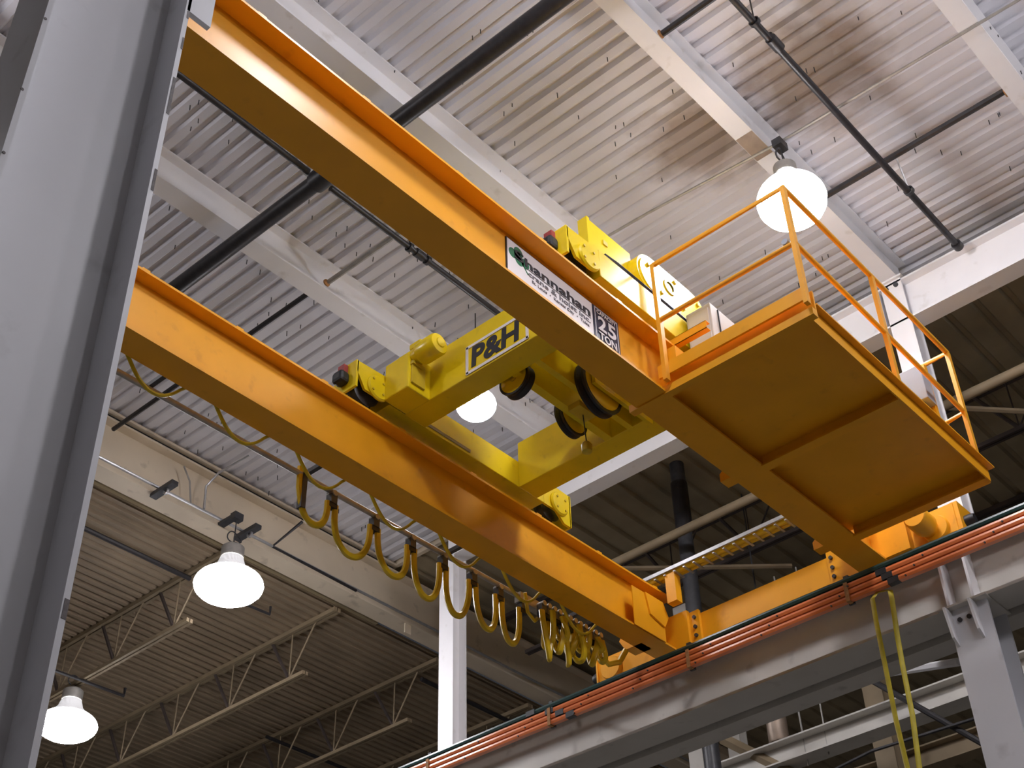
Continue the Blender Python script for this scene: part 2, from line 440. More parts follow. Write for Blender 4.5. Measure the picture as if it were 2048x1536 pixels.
pipe([(13.2, 3.05, FLOOR), (13.2, 3.05, 11.25)], 0.13, 'black_pipe', 'drain_pipe', 'black vertical pipe at the right edge behind the edge beam', 'pipe', 14)
pipe([(12.6, 9.9, 9.95), (14.6, 7.7, 9.95)], 0.035, 'joist', 'brace_rod', 'pale horizontal brace behind the yellow trolley end', 'brace', 6)
pipe([(12.5, 4.9, 9.95), (14.6, 3.0, 9.95)], 0.035, 'joist', 'brace_rod', 'pale brace in the dark bay right of the white column', 'brace', 6)
# conduits on the cream girder
r = pipe([(3.0, 12.90, 10.42), (26.0, 12.90, 10.42)], 0.02, 'galv', 'conduit', 'silver conduit along the bottom of the cream girder', 'conduit', 8)
for x in (8.06, 9.42):
    MB().box(x - 0.05, x + 0.05, 12.55, 13.0, 10.30, 10.36).build('strut_clamp', 'dark_steel', r)
    MB().lathe([(0.03, -0.015), (0.05, -0.015), (0.05, 0.015), (0.03, 0.015)], (x, 12.72, 10.28), 'X', 12).build('clamp_ring', 'galv', r, True)
MB().tube([(8.75, 12.86, 10.42), (8.72, 12.84, 10.75), (8.8, 12.7, 10.95), (8.95, 12.3, 11.1)], 0.016, 8).build('riser', 'galv', r, True)
MB().tube([(8.55, 12.88, 10.42), (8.5, 12.9, 10.75), (8.4, 12.93, 10.95)], 0.012, 8).build('riser', 'galv_dull', r, True)
pipe([(10.02, 12.4, 10.62), (9.95, 12.9, 10.42), (11.5, 12.9, 10.40)], 0.022, 'black_pipe', 'conduit', 'bent dark conduit on the cream girder left of the white column', 'conduit', 8)

# ------------------------------------------------------------------ lamps
def lamp(x, y, z, D, label, hang=None, h=0.5, box=True, upper='lamp_upper'):
    """z: height of the widest ring; h: height of the glowing bowl relative to its radius"""
    r = thing('high_bay_lamp', label, 'lamp', (x, y, z), 'high bay lamps')
    R = D / 2; H = h * R
    prof = [(max(0.001, R * math.cos(a)), H * math.sin(a)) for a in [math.radians(d) for d in (-90, -75, -60, -45, -30, -15, 0, 12, 24, 36)]]
    MB().lathe(prof[:7], (x, y, z), 'Z', 28).build('glass_bowl', 'lamp_glass', r, True)
    MB().lathe(prof[6:], (x, y, z), 'Z', 28).build('upper_glass', upper, r, True)
    zc = prof[-1][1]; rc = prof[-1][0]; n = 40
    col = MB().lathe([(rc, zc), (rc * 0.72, zc + 0.16 * R), (rc * 0.52, zc + 0.34 * R), (rc * 0.42, zc + 0.60 * R)], (x, y, z), 'Z', 28)
    col.build('prismatic_collar', 'lamp_prism', r, True)
    zt = zc + 0.60 * R
    MB().lathe([(0.0, zt), (0.33 * R, zt), (0.34 * R, zt + 0.02), (0.34 * R, zt + 0.36 * R), (0.25 * R, zt + 0.44 * R), (0.001, zt + 0.46 * R)], (x, y, z), 'Z', 24).build('ballast_housing', 'galv_dull', r, True)
    top = z + zt + 0.46 * R
    MB().tube([(x, y, top - 0.01), (x, y, top + 0.07)], 0.012, 8).build('hook', 'dark_steel', r)
    pts = [(x + 0.11 * math.cos(a), y + 0.02 * math.sin(2 * a), top + 0.12 + 0.075 * math.sin(a)) for a in [i * 2 * math.pi / 16 for i in range(17)]]
    MB().tube(pts, 0.009, 6).build('cord_loop', 'dark_steel', r, True)
    if hang:
        MB().tube([(x, y, top + 0.05), (x, y, hang)], 0.008, 6).build('chain', 'dark_steel', r)
        if box: MB().box(x - 0.07, x + 0.07, y - 0.05, y + 0.05, hang - 0.12, hang - 0.02).build('junction_box', 'dark_steel', r)
    return r
lamp(8.92, 4.02, 9.92, 0.68, 'bright high bay lamp shining above the platform handrail', 10.80, 0.78, True, 'lamp_upper_mid')
lamp(9.08, 8.34, 9.86, 0.46, 'bright high bay lamp glimpsed through the yellow trolley frame', ZD, 0.78, False, 'lamp_upper_dim')
l3 = lamp(9.11, 12.62, 9.325, 0.88, 'glowing high bay lamp hanging in front of the cream girder', 10.42, 0.47, True, 'lamp_upper_dim')
MB().box(9.06, 9.16, 12.58, 12.96, 10.36, 10.40).build('hanger_arm', 'dark_steel', l3)
lamp(9.48, 16.49, 8.86, 0.84, 'glowing high bay lamp half hidden by the grey column at bottom left', 9.48, 0.47, False, 'lamp_upper_dim')
# unseen lamps outside the frame; last two added to light column and deck
for k, (x, y, z) in enumerate(((4.5, 3.2, 9.92), (8.92, -0.9, 9.92), (8.92, -5.2, 9.92), (4.5, -5.2, 9.92), (5.4, -0.4, 9.92), (1.45, 9.6, 9.92))):
    lamp(x, y, z, 0.68, 'unseen high bay lamp outside the frame, ' + ('above the front girder', 'right of the platform', 'two places right of the platform', 'far right of the eye', 'added right of the eye to light the grey column', 'added left of the grey column to light the deck')[k], ZD, 0.6, False)

# ------------------------------------------------------------------ near grey column
r = thing('crane_column', 'large grey steel column in the foreground at the left edge', 'column', (1.87, 4.18, FLOOR))
X0, X1 = 1.516, 2.217
MB().icol((X0 + X1) / 2, 4.18, FLOOR, 6.75, X1 - X0, 0.36, 0.027, 0.018, 'X').build('shaft', 'column_grey', r)
MB().prism([(2.2, 6.063), (2.35, 6.063), (2.35, 6.75), (2.2, 6.75)], 'Y', 4.0, 4.03).build('bracket_plate', 'column_grey', r)
for z0, z1, w in ((5.25, 5.52, 0.016), (4.72, 4.86, 0.014), (5.75, 5.84, 0.01), (2.52, 2.60, 0.02), (6.0, 6.06, 0.012)):
    MB().box(2.217 - w, 2.2175, 3.9985, 4.003, z0, z1).build('paint_chip', 'chipped', r)
for z, x in ((4.8, 1.52), (4.4, 1.525), (4.15, 1.52), (5.3, 1.525)):
    MB().cyl((x, 3.9995, z), 'Y', 0.008, 0.004, 8).build('paint_chip', 'chipped', r)

# ------------------------------------------------------------------ crane runway
RW = 11.05
r = thing('runway_beam', 'grey crane runway beam under the orange conductor bars', 'runway beam', (RW, 6, 6.31))
MB().isec('Y', -2.0, 15.0, RW, 6.31, 6.90, 0.38, 0.03, 0.02).build('beam', 'grey_steel', r)
for y in (4.02, 4.26):
    MB().box(10.87, 11.04, y - 0.012, y + 0.012, 6.34, 6.87).build('stiffener', 'white_steel', r)
MB().box(11.015, 11.085, -2.0, 9.78, 6.90, 7.02).build('rail', 'dark_steel', r)
MB().cyl((11.05, 9.80, 6.98), 'Y', 0.05, 0.06, 12).build('rail_end_bolt', 'galv_dull', r, True)
MB().box(11.30, 11.34, -2.0, 15.0, 6.27, 6.55).box(11.34, 11.56, -2.0, 15.0, 6.27, 6.30).box(11.34, 11.56, -2.0, 15.0, 6.52, 6.55).build('backup_channel', 'grey_steel', r)
# three chipped marks below the web
cl = thing('runway_column', 'grey steel column carrying the runway beam at lower right', 'column', (11.05, 4.1, FLOOR))
MB().icol(11.08, 4.10, FLOOR, 6.31, 0.40, 0.38, 0.028, 0.018, 'X').build('shaft', 'column_grey', cl)
for y in (4.02, 4.26):
    MB().prism([(10.74, 6.28), (10.90, 6.28), (10.90, 5.92), (10.80, 6.0)], 'Y', y - 0.012, y + 0.012).build('gusset', 'white_steel', cl)
MB().box(10.8, 11.3, 3.88, 4.34, 6.29, 6.31).build('cap_plate', 'grey_steel', cl)
for y in (4.1, 4.19):
    MB().cyl((10.873, y, 6.18), 'X', 0.022, 0.02, 10).build('bolt', 'dark_steel', cl)
MB().box(11.1, 11.45, 3.55, 3.6, 5.9, 6.4).box(11.25, 11.6, 3.2, 3.6, 6.15, 6.4).build('side_bracket', 'grey_steel', cl)

# conductor bars
cb = [('green-black insulated bar topmost of the conductor bars', 'bar_green', 6.825, 0.026), ('uppermost orange conductor bar below the dark green bar', 'bar_orange', 6.760, 0.027), ('middle orange conductor bar on the runway beam', 'bar_orange', 6.697, 0.027), ('lowest orange conductor bar on the runway beam', 'bar_orange', 6.632, 0.027)]
for k, (lab, mat, z, hh) in enumerate(cb):
    t = thing('conductor_bar', lab, 'conductor bar', (10.6, 6, z), 'runway conductor bars')
    breaks = [-2.0, 4.74 - 0.05 * k, 8.42 + 0.14 * (3 - k), 15.0] if mat == 'bar_orange' else [-2.0, 15.0]
    for a, b in zip(breaks[:-1], breaks[1:]):
        MB().prism([(10.575, z - hh), (10.625, z - hh), (10.625, z + hh), (10.575, z + hh * 0.8), (10.570, z)], 'Y', a + 0.01, b - 0.01).build('bar', mat, t)
    for b in breaks[1:-1]:
        MB().box(10.568, 10.63, b - 0.055, b + 0.055, z - hh * 1.12, z + hh * 1.12).build('joint_cover', 'black_rubber', t)
    if k == 0:
        MB().box(10.566, 10.63, 8.9, 9.02, z - 0.03, z + 0.03).build('end_cover', 'black_rubber', t)
    else:
        mk = MB().cyl((0, 0, 0), 'X', 0.009, 0.02, 8).mesh('pin', 'dark_steel')
        for i in range(12):
            inst('pin', mk, t, (10.57, 2.6 + i * 0.78 + 0.1 * k, z - 0.012))
for k, y in enumerate((5.06, 6.88, 8.7, 10.5)):
    t = thing('bar_hanger', 'dark clip bracket holding the conductor bars, ' + ('by the hanging yellow straps', 'under the rear girder end', 'left of the rear wheel', 'near the bottom edge')[k], 'bracket', (10.6, y, 6.6), 'conductor bar brackets')
    MB().box(10.60, 11.03, y - 0.025, y + 0.025, 6.855, 6.885).box(10.628, 10.65, y - 0.03, y + 0.03, 6.59, 6.885).build('arm', 'dark_steel', t)
    for z in (6.76, 6.697, 6.632):
        MB().box(10.563, 10.63, y - 0.02, y + 0.02, z - 0.036, z - 0.030).box(10.561, 10.567, y - 0.02, y + 0.02, z - 0.036, z + 0.033).build('clip', 'rust', t)
# yellow sling hanging over the bars
st = MB()
st.tube([(10.60, 4.84, 4.0), (10.60, 4.85, 4.9), (10.62, 4.87, 5.36), (10.60, 4.853, 5.88), (10.57, 4.835, 6.3), (10.56, 4.82, 6.52), (10.62, 4.79, 6.60), (10.66, 4.72, 6.61), (10.62, 4.66, 6.57), (10.57, 4.64, 6.45), (10.58, 4.67, 6.1), (10.60, 4.692, 5.82), (10.60, 4.703, 5.35), (10.6, 4.745, 4.88), (10.62, 4.77, 4.0)], 0.024, 6, 0.3)
one(st, 'hanging_strap', 'strap_yellow', 'yellow strap hanging in a long loop from the conductor bars', 'strap', smooth=True)

# ------------------------------------------------------------------ bridge crane: girders, end truck, platform, signs
ZB, ZT = 7.0, 7.63
crane = thing('bridge_crane', 'orange double girder bridge crane with service platform and handrail', 'crane', (6.5, 6.0, 7.0))
clip = MB().box(-0.035, 0.035, -0.022, 0.022, 0, 0.022).mesh('rail_clip', 'orange')
bolt = MB().cyl((0, 0, 0), 'X', 0.020, 0.03, 10).mesh('bolt', 'dark_steel')
def girder(y0, y1, label, x0=1.9, x1=10.86):
    yc = (y0 + y1) / 2
    gd = MB().isec('X', x0, x1, yc, ZB, ZT, y1 - y0, 0.022, 0.016).build('girder', 'orange', crane)
    gd['label'] = label
    MB().box(x0, x1, yc - 0.03, yc + 0.03, ZT, ZT + 0.065).build('trolley_rail', 'galv_dull', gd)
    x = x0 + 0.3
    while x < x1:
        inst('rail_clip', clip, gd, (x, y0 + 0.03, ZT)); x += 0.93
    return gd
g1 = girder(4.711, 5.012, 'front girder carrying the signs')
g2 = girder(7.172, 7.441, 'rear girder above the festoon loops')
# end truck along the runway
tr = MB().box(10.90, 11.20, 5.30, 6.90, 7.06, 7.35).build('end_truck', 'orange', crane)
MB().box(10.90, 11.20, 7.45, 8.26, 7.05, 7.31).build('truck_box', 'orange', tr)
MB().box(10.90, 11.20, 3.95, 5.05, 7.06, 7.36).build('truck_box', 'orange', tr)
MB().box(10.86, 10.90, 6.88, 7.50, 7.0, 7.38).build('splice_plate', 'orange', tr)
MB().box(10.86, 10.90, 4.58, 5.34, 7.0, 7.38).build('splice_plate', 'orange', tr)
for y in (6.93, 7.46, 5.29, 4.62):
    for z in (7.09, 7.19, 7.30):
        inst('bolt', bolt, tr, (10.852, y, z))
for (y, sgn) in ((8.06, 1), (4.2, -1)):
    MB().lathe([(0.0, 0.0), (0.125, 0.0), (0.135, 0.02), (0.135, 0.05)], (10.85, y, 7.15), 'X', 28).build('bearing_cap', 'orange', tr, True)
    MB().cyl((11.05, y, 7.15), 'X', 0.13, 0.12, 28).build('wheel', 'dark_steel', tr, True)
    MB().box(10.88, 11.22, y + sgn * 0.20 - 0.01, y + sgn * 0.20 + 0.01, 6.95, 7.35).build('end_plate', 'orange', tr)
    MB().lathe([(0.0, 0.13 * sgn), (0.05, 0.13 * sgn), (0.06, 0.10 * sgn), (0.06, 0.0), (0.0, 0.0)], (11.02, y + sgn * 0.21, 7.18), 'Y', 20).build('buffer', 'black_rubber', tr, True)
# bridge drive motor on the right end of the truck
mo = MB().lathe([(0.0, 0.0), (0.10, 0.0), (0.115, 0.02), (0.115, 0.22), (0.09, 0.25), (0.09, 0.36)], (10.56, 4.25, 7.16), 'X', 24).build('drive_motor', 'orange', tr, True)
MB().cyl((10.78, 4.36, 7.30), 'X', 0.06, 0.10, 18).build('brake_cover', 'black_rubber', tr, True)
MB().box(10.80, 10.90, 4.45, 4.75, 7.02, 7.36).build('gear_case', 'orange', tr)
# triangular gusset boxes at the girder ends
MB().prism([(10.30, 7.45), (10.60, 7.45), (10.68, 7.30), (10.60, 7.16), (10.36, 7.22)], 'Y', 7.13, 7.30).build('end_gusset', 'orange', g2)
MB().box(10.82, 10.87, 7.0, 7.30, 7.0, 7.40).build('end_plate', 'orange', g2)
MB().box(10.1, 10.62, 7.15, 7.16, 7.0, 7.45).build('web_plate', 'orange', g2)
# platform
PX0, PX1, PY0, PY1 = 7.36, 10.30, 3.33, 4.72
pf = MB().box(PX0 + 0.075, PX1, PY0 + 0.07, 4.846, 7.115, 7.135).build('platform', 'orange', crane)
pf['label'] = 'orange steel service platform beside the front girder'
MB().box(PX0 - 0.02, PX0, PY0 + 0.03, PY1 + 0.03, 7.14, 7.265).build('toe_plate', 'orange', pf)
MB().box(PX0, PX0 + 0.07, PY0 + 0.01, 5.08, 6.985, 7.055).box(PX0 + 0.05, PX0 + 0.07, PY0 + 0.01, PY1, 7.055, 7.25).build('bearer', 'orange', pf)
for x in (8.77, 10.27):
    MB().box(x - 0.05, x + 0.05, PY0 + 0.07, PY1, 6.99, 7.01).box(x - 0.01, x + 0.01, PY0 + 0.07, PY1, 7.01, 7.115).build('bearer', 'orange', pf)
    MB().prism([(5.0, 7.02), (5.13, 7.02), (5.13, 7.10), (5.0, 7.2)], 'X', x - 0.06, x + 0.06).build('stub_gusset', 'orange', pf)
MB().box(PX0 + 0.075, PX1, PY0 + 0.055, PY0 + 0.068, 6.99, 7.12).box(PX0 + 0.075, PX1 + 0.02, PY0, PY0 + 0.068, 7.12, 7.134).build('edge_channel', 'orange', pf)
# handrail
ZR, ZM = 8.33, 7.70
hr = MB().tube([(PX0 - 0.045, 4.66, ZR), (PX0 - 0.045, PY0 + 0.02, ZR), (10.02, PY0 + 0.02, ZR - 0.06), (10.03, 3.62, ZR - 0.06)], 0.024, 10).build('handrail', 'orange_rail', crane, True)
MB().tube([(PX0 - 0.045, 4.66, ZM), (PX0 - 0.045, PY0 + 0.02, ZM)], 0.022, 10).build('mid_rail', 'orange_rail', hr, True)
MB().tube([(PX0 - 0.045, PY0 + 0.02, ZM), (10.02, PY0 + 0.02, ZM - 0.12), (10.03, 3.55, ZM - 0.14)], 0.022, 10).build('mid_rail', 'orange_rail', hr, True)
for x, y, zt in ((PX0 - 0.045, 4.66, ZR), (PX0 - 0.045, PY0 + 0.02, ZR), (8.68, PY0 + 0.02, ZR - 0.02), (10.02, PY0 + 0.02, ZR - 0.06)):
    MB().box(x - 0.026, x + 0.026, y - 0.018, y + 0.018, 7.135 if x > 8 else 7.06, zt).build('post', 'orange_rail', hr)
MB().cyl((PX0 - 0.045, 3.42, ZM + 0.045), 'X', 0.028, 0.05, 14).build('work_light_eye', 'box_grey', hr, True)
# channel arm and stop beside the girder
MB().box(7.57, 7.575, 4.38, 4.78, 7.62, 7.70).box(7.57, 7.63, 4.38, 4.78, 7.695, 7.70).box(7.57, 7.63, 4.38, 4.78, 7.62, 7.625).build('stop_arm', 'orange', pf)
MB().box(7.40, 7.95, 4.60, 4.72, 7.28, 7.45).build('cable_bracket', 'orange', pf)
# cable tray over the end truck
tray = MB().box(10.56, 10.58, 5.2, 7.55, 7.76, 7.80).box(10.72, 10.74, 5.2, 7.55, 7.76, 7.80).build('cable_tray', 'galv', crane)
MB().tube([(10.63, 5.2, 7.765), (10.63, 7.55, 7.765)], 0.035, 10).tube([(10.69, 5.2, 7.76), (10.69, 7.55, 7.76)], 0.03, 10).build('tray_cable', 'cable_yellow', tray, True)
rung = MB().box(0.0, 0.18, -0.012, 0.012, 0, 0.012).mesh('rung', 'galv')
for i in range(18):
    inst('rung', rung, tray, (10.56, 5.3 + i * 0.125, 7.722))
MB().box(10.58, 10.68, 6.94, 7.06, 7.4, 7.74).build('tray_post', 'orange', tray)
MB().prism([(7.34, 7.0), (7.55, 7.0), (7.62, 7.12), (7.50, 7.3), (7.34, 7.3)], 'X', 10.45, 10.62).build('tray_foot', 'orange', tray)
# festoon track behind the rear girder (part of the bridge)
ft = MB().tube([(2.4, 7.74, 7.08), (10.2, 7.74, 7.10)], 0.026, 10).build('festoon_track', 'galv_dull', crane, True)
for x in (4.6, 6.25, 8.0, 9.7):
    MB().box(x - 0.02, x + 0.02, 7.40, 7.76, 7.10, 7.14).build('track_bracket', 'dark_steel', ft)
MB().box(9.0, 9.5, 7.70, 7.78, 7.03, 7.13).build('track_splice', 'galv_dull', ft)
MB().tube([(1.9, 7.445, 7.02), (10.4, 7.445, 7.02)], 0.012, 6).build('girder_conduit', 'dark_steel', g2)

# lettering: built from the text geometry, turned into a mesh
def lettering(txt, size, mat, parent, origin, ux, uz, name='lettering', bold=0.0, wide=1.0, shear=0.0, depth=0.003, align='LEFT', wmax=None):
    cu = bpy.data.curves.new('txt', 'FONT'); cu.body = txt; cu.size = size; cu.offset = bold; cu.shear = shear
    cu.extrude = depth / 2; cu.align_x = align; cu.resolution_u = 4
    to = bpy.data.objects.new('txt', cu); COL.objects.link(to)
    bpy.context.view_layer.update()
    me = bpy.data.meshes.new_from_object(to.evaluated_get(bpy.context.evaluated_depsgraph_get()))
    bpy.data.objects.remove(to)
    ux = Vector(ux); uz = Vector(uz); un = ux.cross(uz)
    if wmax:
        xs = [v.co.x for v in me.vertices]; wide = wmax / (max(xs) - min(xs)); x00 = min(xs)
    else:
        x00 = 0
    off = Vector(root_loc(parent)); org = Vector(origin)
    for v in me.vertices:
        v.co = org + ux * ((v.co.x - x00) * wide) + uz * v.co.y + un * v.co.z - off
    me.materials.clear(); me.materials.append(MAT[mat])
    o = bpy.data.objects.new(name, me); COL.objects.link(o); o.parent = parent
    return o
SY = 4.848                     # face of the front web
UX, UZ = (1, 0, 0), (0, 0, 1)
sg = MB().box(5.62, 6.645, SY - 0.006, SY + 0.006, 7.03, 7.555).build('company_sign', 'print_black', crane)
MB().box(5.630, 6.635, SY - 0.008, SY - 0.005, 7.04, 7.545).build('sign_face', 'sign_white', sg)
sf = SY - 0.0095
# shamrock behind the S
sh = MB()
for (cx, cz, rr) in ((5.755, 7.472, 0.050), (5.692, 7.425, 0.048), (5.765, 7.392, 0.049), (5.828, 7.402, 0.047), (5.745, 7.432, 0.04)):
    n = 22
    sh.prism([(cx + rr * math.cos(2 * math.pi * i / n), cz + rr * math.sin(2 * math.pi * i / n)) for i in range(n)], 'Y', sf, sf + 0.002)
sh.prism([(5.80, 7.37), (5.815, 7.37), (5.868, 7.315), (5.853, 7.31)], 'Y', sf, sf + 0.002)
sh.build('shamrock', 'print_green', sg)
lettering('S', 0.135, 'print_black', sg, (5.705, sf - 0.002, 7.388), UX, UZ, bold=0.001, wmax=0.11)
lettering('hannahan', 0.118, 'print_black', sg, (5.825, sf - 0.001, 7.385), UX, UZ, bold=0.003, wmax=0.78)
MB().box(5.84, 6.61, sf - 0.001, sf, 7.366, 7.372).build('underline', 'print_black', sg)
lettering('crane & hoist inc.', 0.068, 'print_grey', sg, (5.86, sf - 0.001, 7.308), UX, UZ, bold=0.001, wmax=0.74)
lettering('St. Louis  \u2022  Kansas City  \u2022  Tulsa', 0.042, 'print_grey', sg, (5.90, sf - 0.001, 7.258), UX, UZ, bold=0.0, wmax=0.68)
cs = MB().box(6.65, 6.975, SY - 0.006, SY + 0.006, 7.03, 7.555).build('capacity_sign', 'sign_navy', crane)
fr = MB()
fr.box(6.668, 6.674, sf, sf + 0.004, 7.04, 7.545).box(6.951, 6.957, sf, sf + 0.004, 7.04, 7.545).box(6.668, 6.957, sf, sf + 0.004, 7.535, 7.541)
fr.build('border', 'sign_white', cs)
lettering('CAPACITY', 0.055, 'sign_white', cs, (6.69, sf - 0.001, 7.485), UX, UZ, bold=0.001, wmax=0.245)
lettering('2', 0.20, 'sign_white', cs, (6.70, sf - 0.001, 7.325), UX, UZ, bold=0.005, wmax=0.105)
lettering('5', 0.20, 'sign_white', cs, (6.822, sf - 0.001, 7.325), UX, UZ, bold=0.005, wmax=0.105)
lettering('TON', 0.11, 'sign_white', cs, (6.705, sf - 0.001, 7.222), UX, UZ, bold=0.002, wmax=0.22)

# cabinets on the platform
r = thing('control_cabinet', 'pale grey control cabinet on the platform beside the front girder', 'cabinet', (8.0, 4.6, 7.135))
MB().box(7.80, 8.30, 4.45, 4.70, 7.135, 8.10).build('body', 'cabinet_grey', r, bevel=0.006)
MB().box(7.79, 7.80, 4.47, 4.68, 7.3, 8.05).build('door', 'cabinet_grey', r, bevel=0.004)
MB().box(7.905, 7.915, 4.44, 4.45, 7.25, 8.08).build('door_gap', 'black_rubber', r)
r = thing('junction_cabinet', 'blue-grey electrical box held at the far end of the handrail', 'cabinet', (9.6, 3.6, 7.135))
MB().box(9.50, 9.66, 3.44, 3.80, 7.50, 7.87).build('body', 'box_grey', r, bevel=0.006)
MB().box(9.66, 9.72, 3.46, 3.56, 7.135, 7.98).build('support', 'orange', r)
MB().box(9.54, 9.64, 3.5, 3.7, 7.42, 7.50).build('cable_gland_box', 'dark_steel', r)

# ------------------------------------------------------------------ trolley
tl = thing('crane_trolley', 'yellow hoist trolley standing on the two orange girders', 'trolley', (7.7, 6.1, 7.70))
for (xa, zt) in ((6.807, 8.265), (8.345, 8.28)):
    MB().box(xa, xa + 0.26, 4.95, 7.12, 7.75, zt).build('cross_beam', 'yellow', tl, bevel=0.008)
wheel = MB().lathe([(0.0, -0.06), (0.12, -0.06), (0.15, -0.045), (0.125, -0.03), (0.125, 0.03), (0.15, 0.045), (0.12, 0.06), (0.0, 0.06)], (0, 0, 0), 'Y', 28).mesh('wheel', 'dark_steel', smooth=True)
for (y0, y1) in ((7.12, 7.40), (4.72, 5.00)):
    yc = (y0 + y1) / 2
    c = MB().box(6.62, 8.72, y0, y1, 7.76, 8.06).build('end_carriage', 'yellow', tl, bevel=0.006)
    # cheek plates around the wheels at both ends
    for (xa, xb, xe) in ((6.22, 6.62, 6.22), (8.72, 9.12, 9.12)):
        for (ya, yb) in ((y0, y0 + 0.025), (y1 - 0.025, y1)):
            poly = [(xa, 7.92), (xa + 0.10, 7.76), (xb - 0.10, 7.76), (xb, 7.86), (xb, 8.05), (xa, 8.03)] if xe < 7 else [(xa, 7.76), (xb - 0.22, 7.76), (xb - 0.1, 7.66), (xb, 7.66), (xb, 8.03), (xa, 8.05)]
            MB().prism(poly, 'Y', ya, yb).build('cheek_plate', 'yellow', c)
        MB().box(xe - 0.012, xe + 0.012, y0, y1, 7.66 if xe > 7 else 7.74, 8.035).build('end_plate', 'yellow', c)
        inst('wheel', wheel, c, ((xa + xb) / 2, yc, 7.845))
        MB().lathe([(0.0, -0.03), (0.115, -0.03), (0.13, -0.015), (0.13, 0.0)], ((xa + xb) / 2 + (0.02 if xe > 7 else 0.05), y0, 7.85), 'Y', 28).build('bearing_cap', 'yellow', c, True)
        for k in range(4):
            a = math.pi / 4 + k * math.pi / 2
            MB().cyl(((xa + xb) / 2 + 0.03 + 0.085 * math.cos(a), y0 - 0.03, 7.85 + 0.085 * math.sin(a)), 'Y', 0.012, 0.02, 8).build('bolt', 'yellow_dull', c)
    # rubber bumper and red plate on the near end
    MB().box(6.10, 6.21, yc - 0.065, yc + 0.065, 7.80, 7.92).build('bumper', 'black_rubber', c, bevel=0.03)
    MB().box(6.16, 6.21, yc - 0.03, yc + 0.05, 7.935, 8.02).build('stop_tab', 'red_paint', c)
    MB().box(6.24, 6.60, y0 + 0.03, y1 - 0.03, 8.035, 8.06).build('cover', 'yellow', c)
MB().box(6.95, 7.66, 7.110, 7.121, 7.79, 7.822).build('slot', 'brown_steel', tl)
# drive gearbox and motor on the rear carriage
MB().box(6.53, 6.81, 6.80, 7.10, 7.74, 8.14).build('gearbox', 'yellow', tl, bevel=0.015)
MB().box(6.56, 6.72, 6.78, 6.80, 7.80, 8.05).build('gearbox_cover', 'yellow_dull', tl)
MB().lathe([(0.0, 0.46), (0.075, 0.46), (0.08, 0.45), (0.08, 0.24), (0.105, 0.23), (0.108, 0.21), (0.108, 0.03), (0.098, 0.01), (0.05, 0.0), (0.045, -0.01), (0.0, -0.01)], (6.62, 6.50, 8.12), 'Y', 28).build('travel_motor', 'yellow', tl, True)
MB().box(6.57, 6.68, 6.70, 6.84, 8.20, 8.26).build('terminal_box', 'yellow', tl, bevel=0.01)
MB().box(6.55, 6.70, 6.76, 6.98, 8.00, 8.03).build('motor_foot', 'yellow_dull', tl)
# nameplate on the near cross beam
npx = 6.807
pl = MB().prism([(6.36, 7.775), (6.36, 8.085), (5.70, 8.085), (5.645, 8.03), (5.645, 7.775)], 'X', npx - 0.002, npx + 0.002).build('nameplate', 'yellow', tl)
pt = [(6.35, 7.785), (6.35, 8.075), (5.705, 8.075), (5.655, 8.025), (5.655, 7.785)]
bm = MB()
for i in range(5):
    a = Vector((npx - 0.004, *pt[i])); b = Vector((npx - 0.004, *pt[(i + 1) % 5])); d = (b - a).normalized()
    nn = Vector((0, -d.z, d.y)) * 0.015
    e = d * 0.008
    q = Vector((-0.004, 0, 0)); c4 = [a - e - nn, b + e - nn, b + e + nn, a - e + nn]
    bm.add(c4 + [p + q for p in c4], [(3, 2, 1, 0), (4, 5, 6, 7), (0, 1, 5, 4), (1, 2, 6, 5), (2, 3, 7, 6), (3, 0, 4, 7)])
bm.build('border', 'sign_white', pl)
lettering('P&H', 0.30, 'print_black', pl, (npx - 0.005, 6.30, 7.835), (0, -1, 0), (0, 0, 1), bold=0.011, wmax=0.56, shear=0.06)
# hoist frame between the cross beams
MB().box(7.06, 8.35, 5.74, 5.80, 7.75, 8.18).build('hoist_plate', 'yellow', tl)
MB().box(7.06, 8.35, 5.98, 6.06, 7.75, 8.10).build('hoist_plate', 'yellow', tl)
def sheave(c, axis, r, w):
    s = MB().lathe([(0.0, -w / 2), (r * 0.86, -w / 2), (r * 0.88, -w * 0.3), (r * 0.88, w * 0.3), (r * 0.86, w / 2), (0.0, w / 2)], c, axis, 36).build('sheave', 'yellow', tl, True)
    MB().lathe([(r * 0.87, -w / 2), (r, -w / 2), (r, -w * 0.28), (r * 0.9, 0), (r, w * 0.28), (r, w / 2), (r * 0.87, w / 2)], c, axis, 36).build('groove_rim', 'black_rubber', s, True)
    MB().cyl(c, axis, r * 0.2, w * 1.2, 16).build('hub', 'yellow_dull', s, True)
sheave((7.15, 6.08, 7.76), 'X', 0.165, 0.10)
sheave((7.70, 5.62, 7.74), 'Y', 0.27, 0.10)
sheave((7.98, 6.16, 7.86), 'Y', 0.19, 0.08)
MB().box(7.06, 7.22, 5.98, 6.22, 7.80, 8.2).build('sheave_block', 'yellow', tl)
MB().box(7.53, 8.35, 5.52, 5.555, 7.66, 8.12).build('hoist_plate', 'yellow', tl)
MB().box(7.72, 7.95, 5.85, 5.98, 7.70, 7.76).build('switch_bracket', 'yellow_dull', tl)
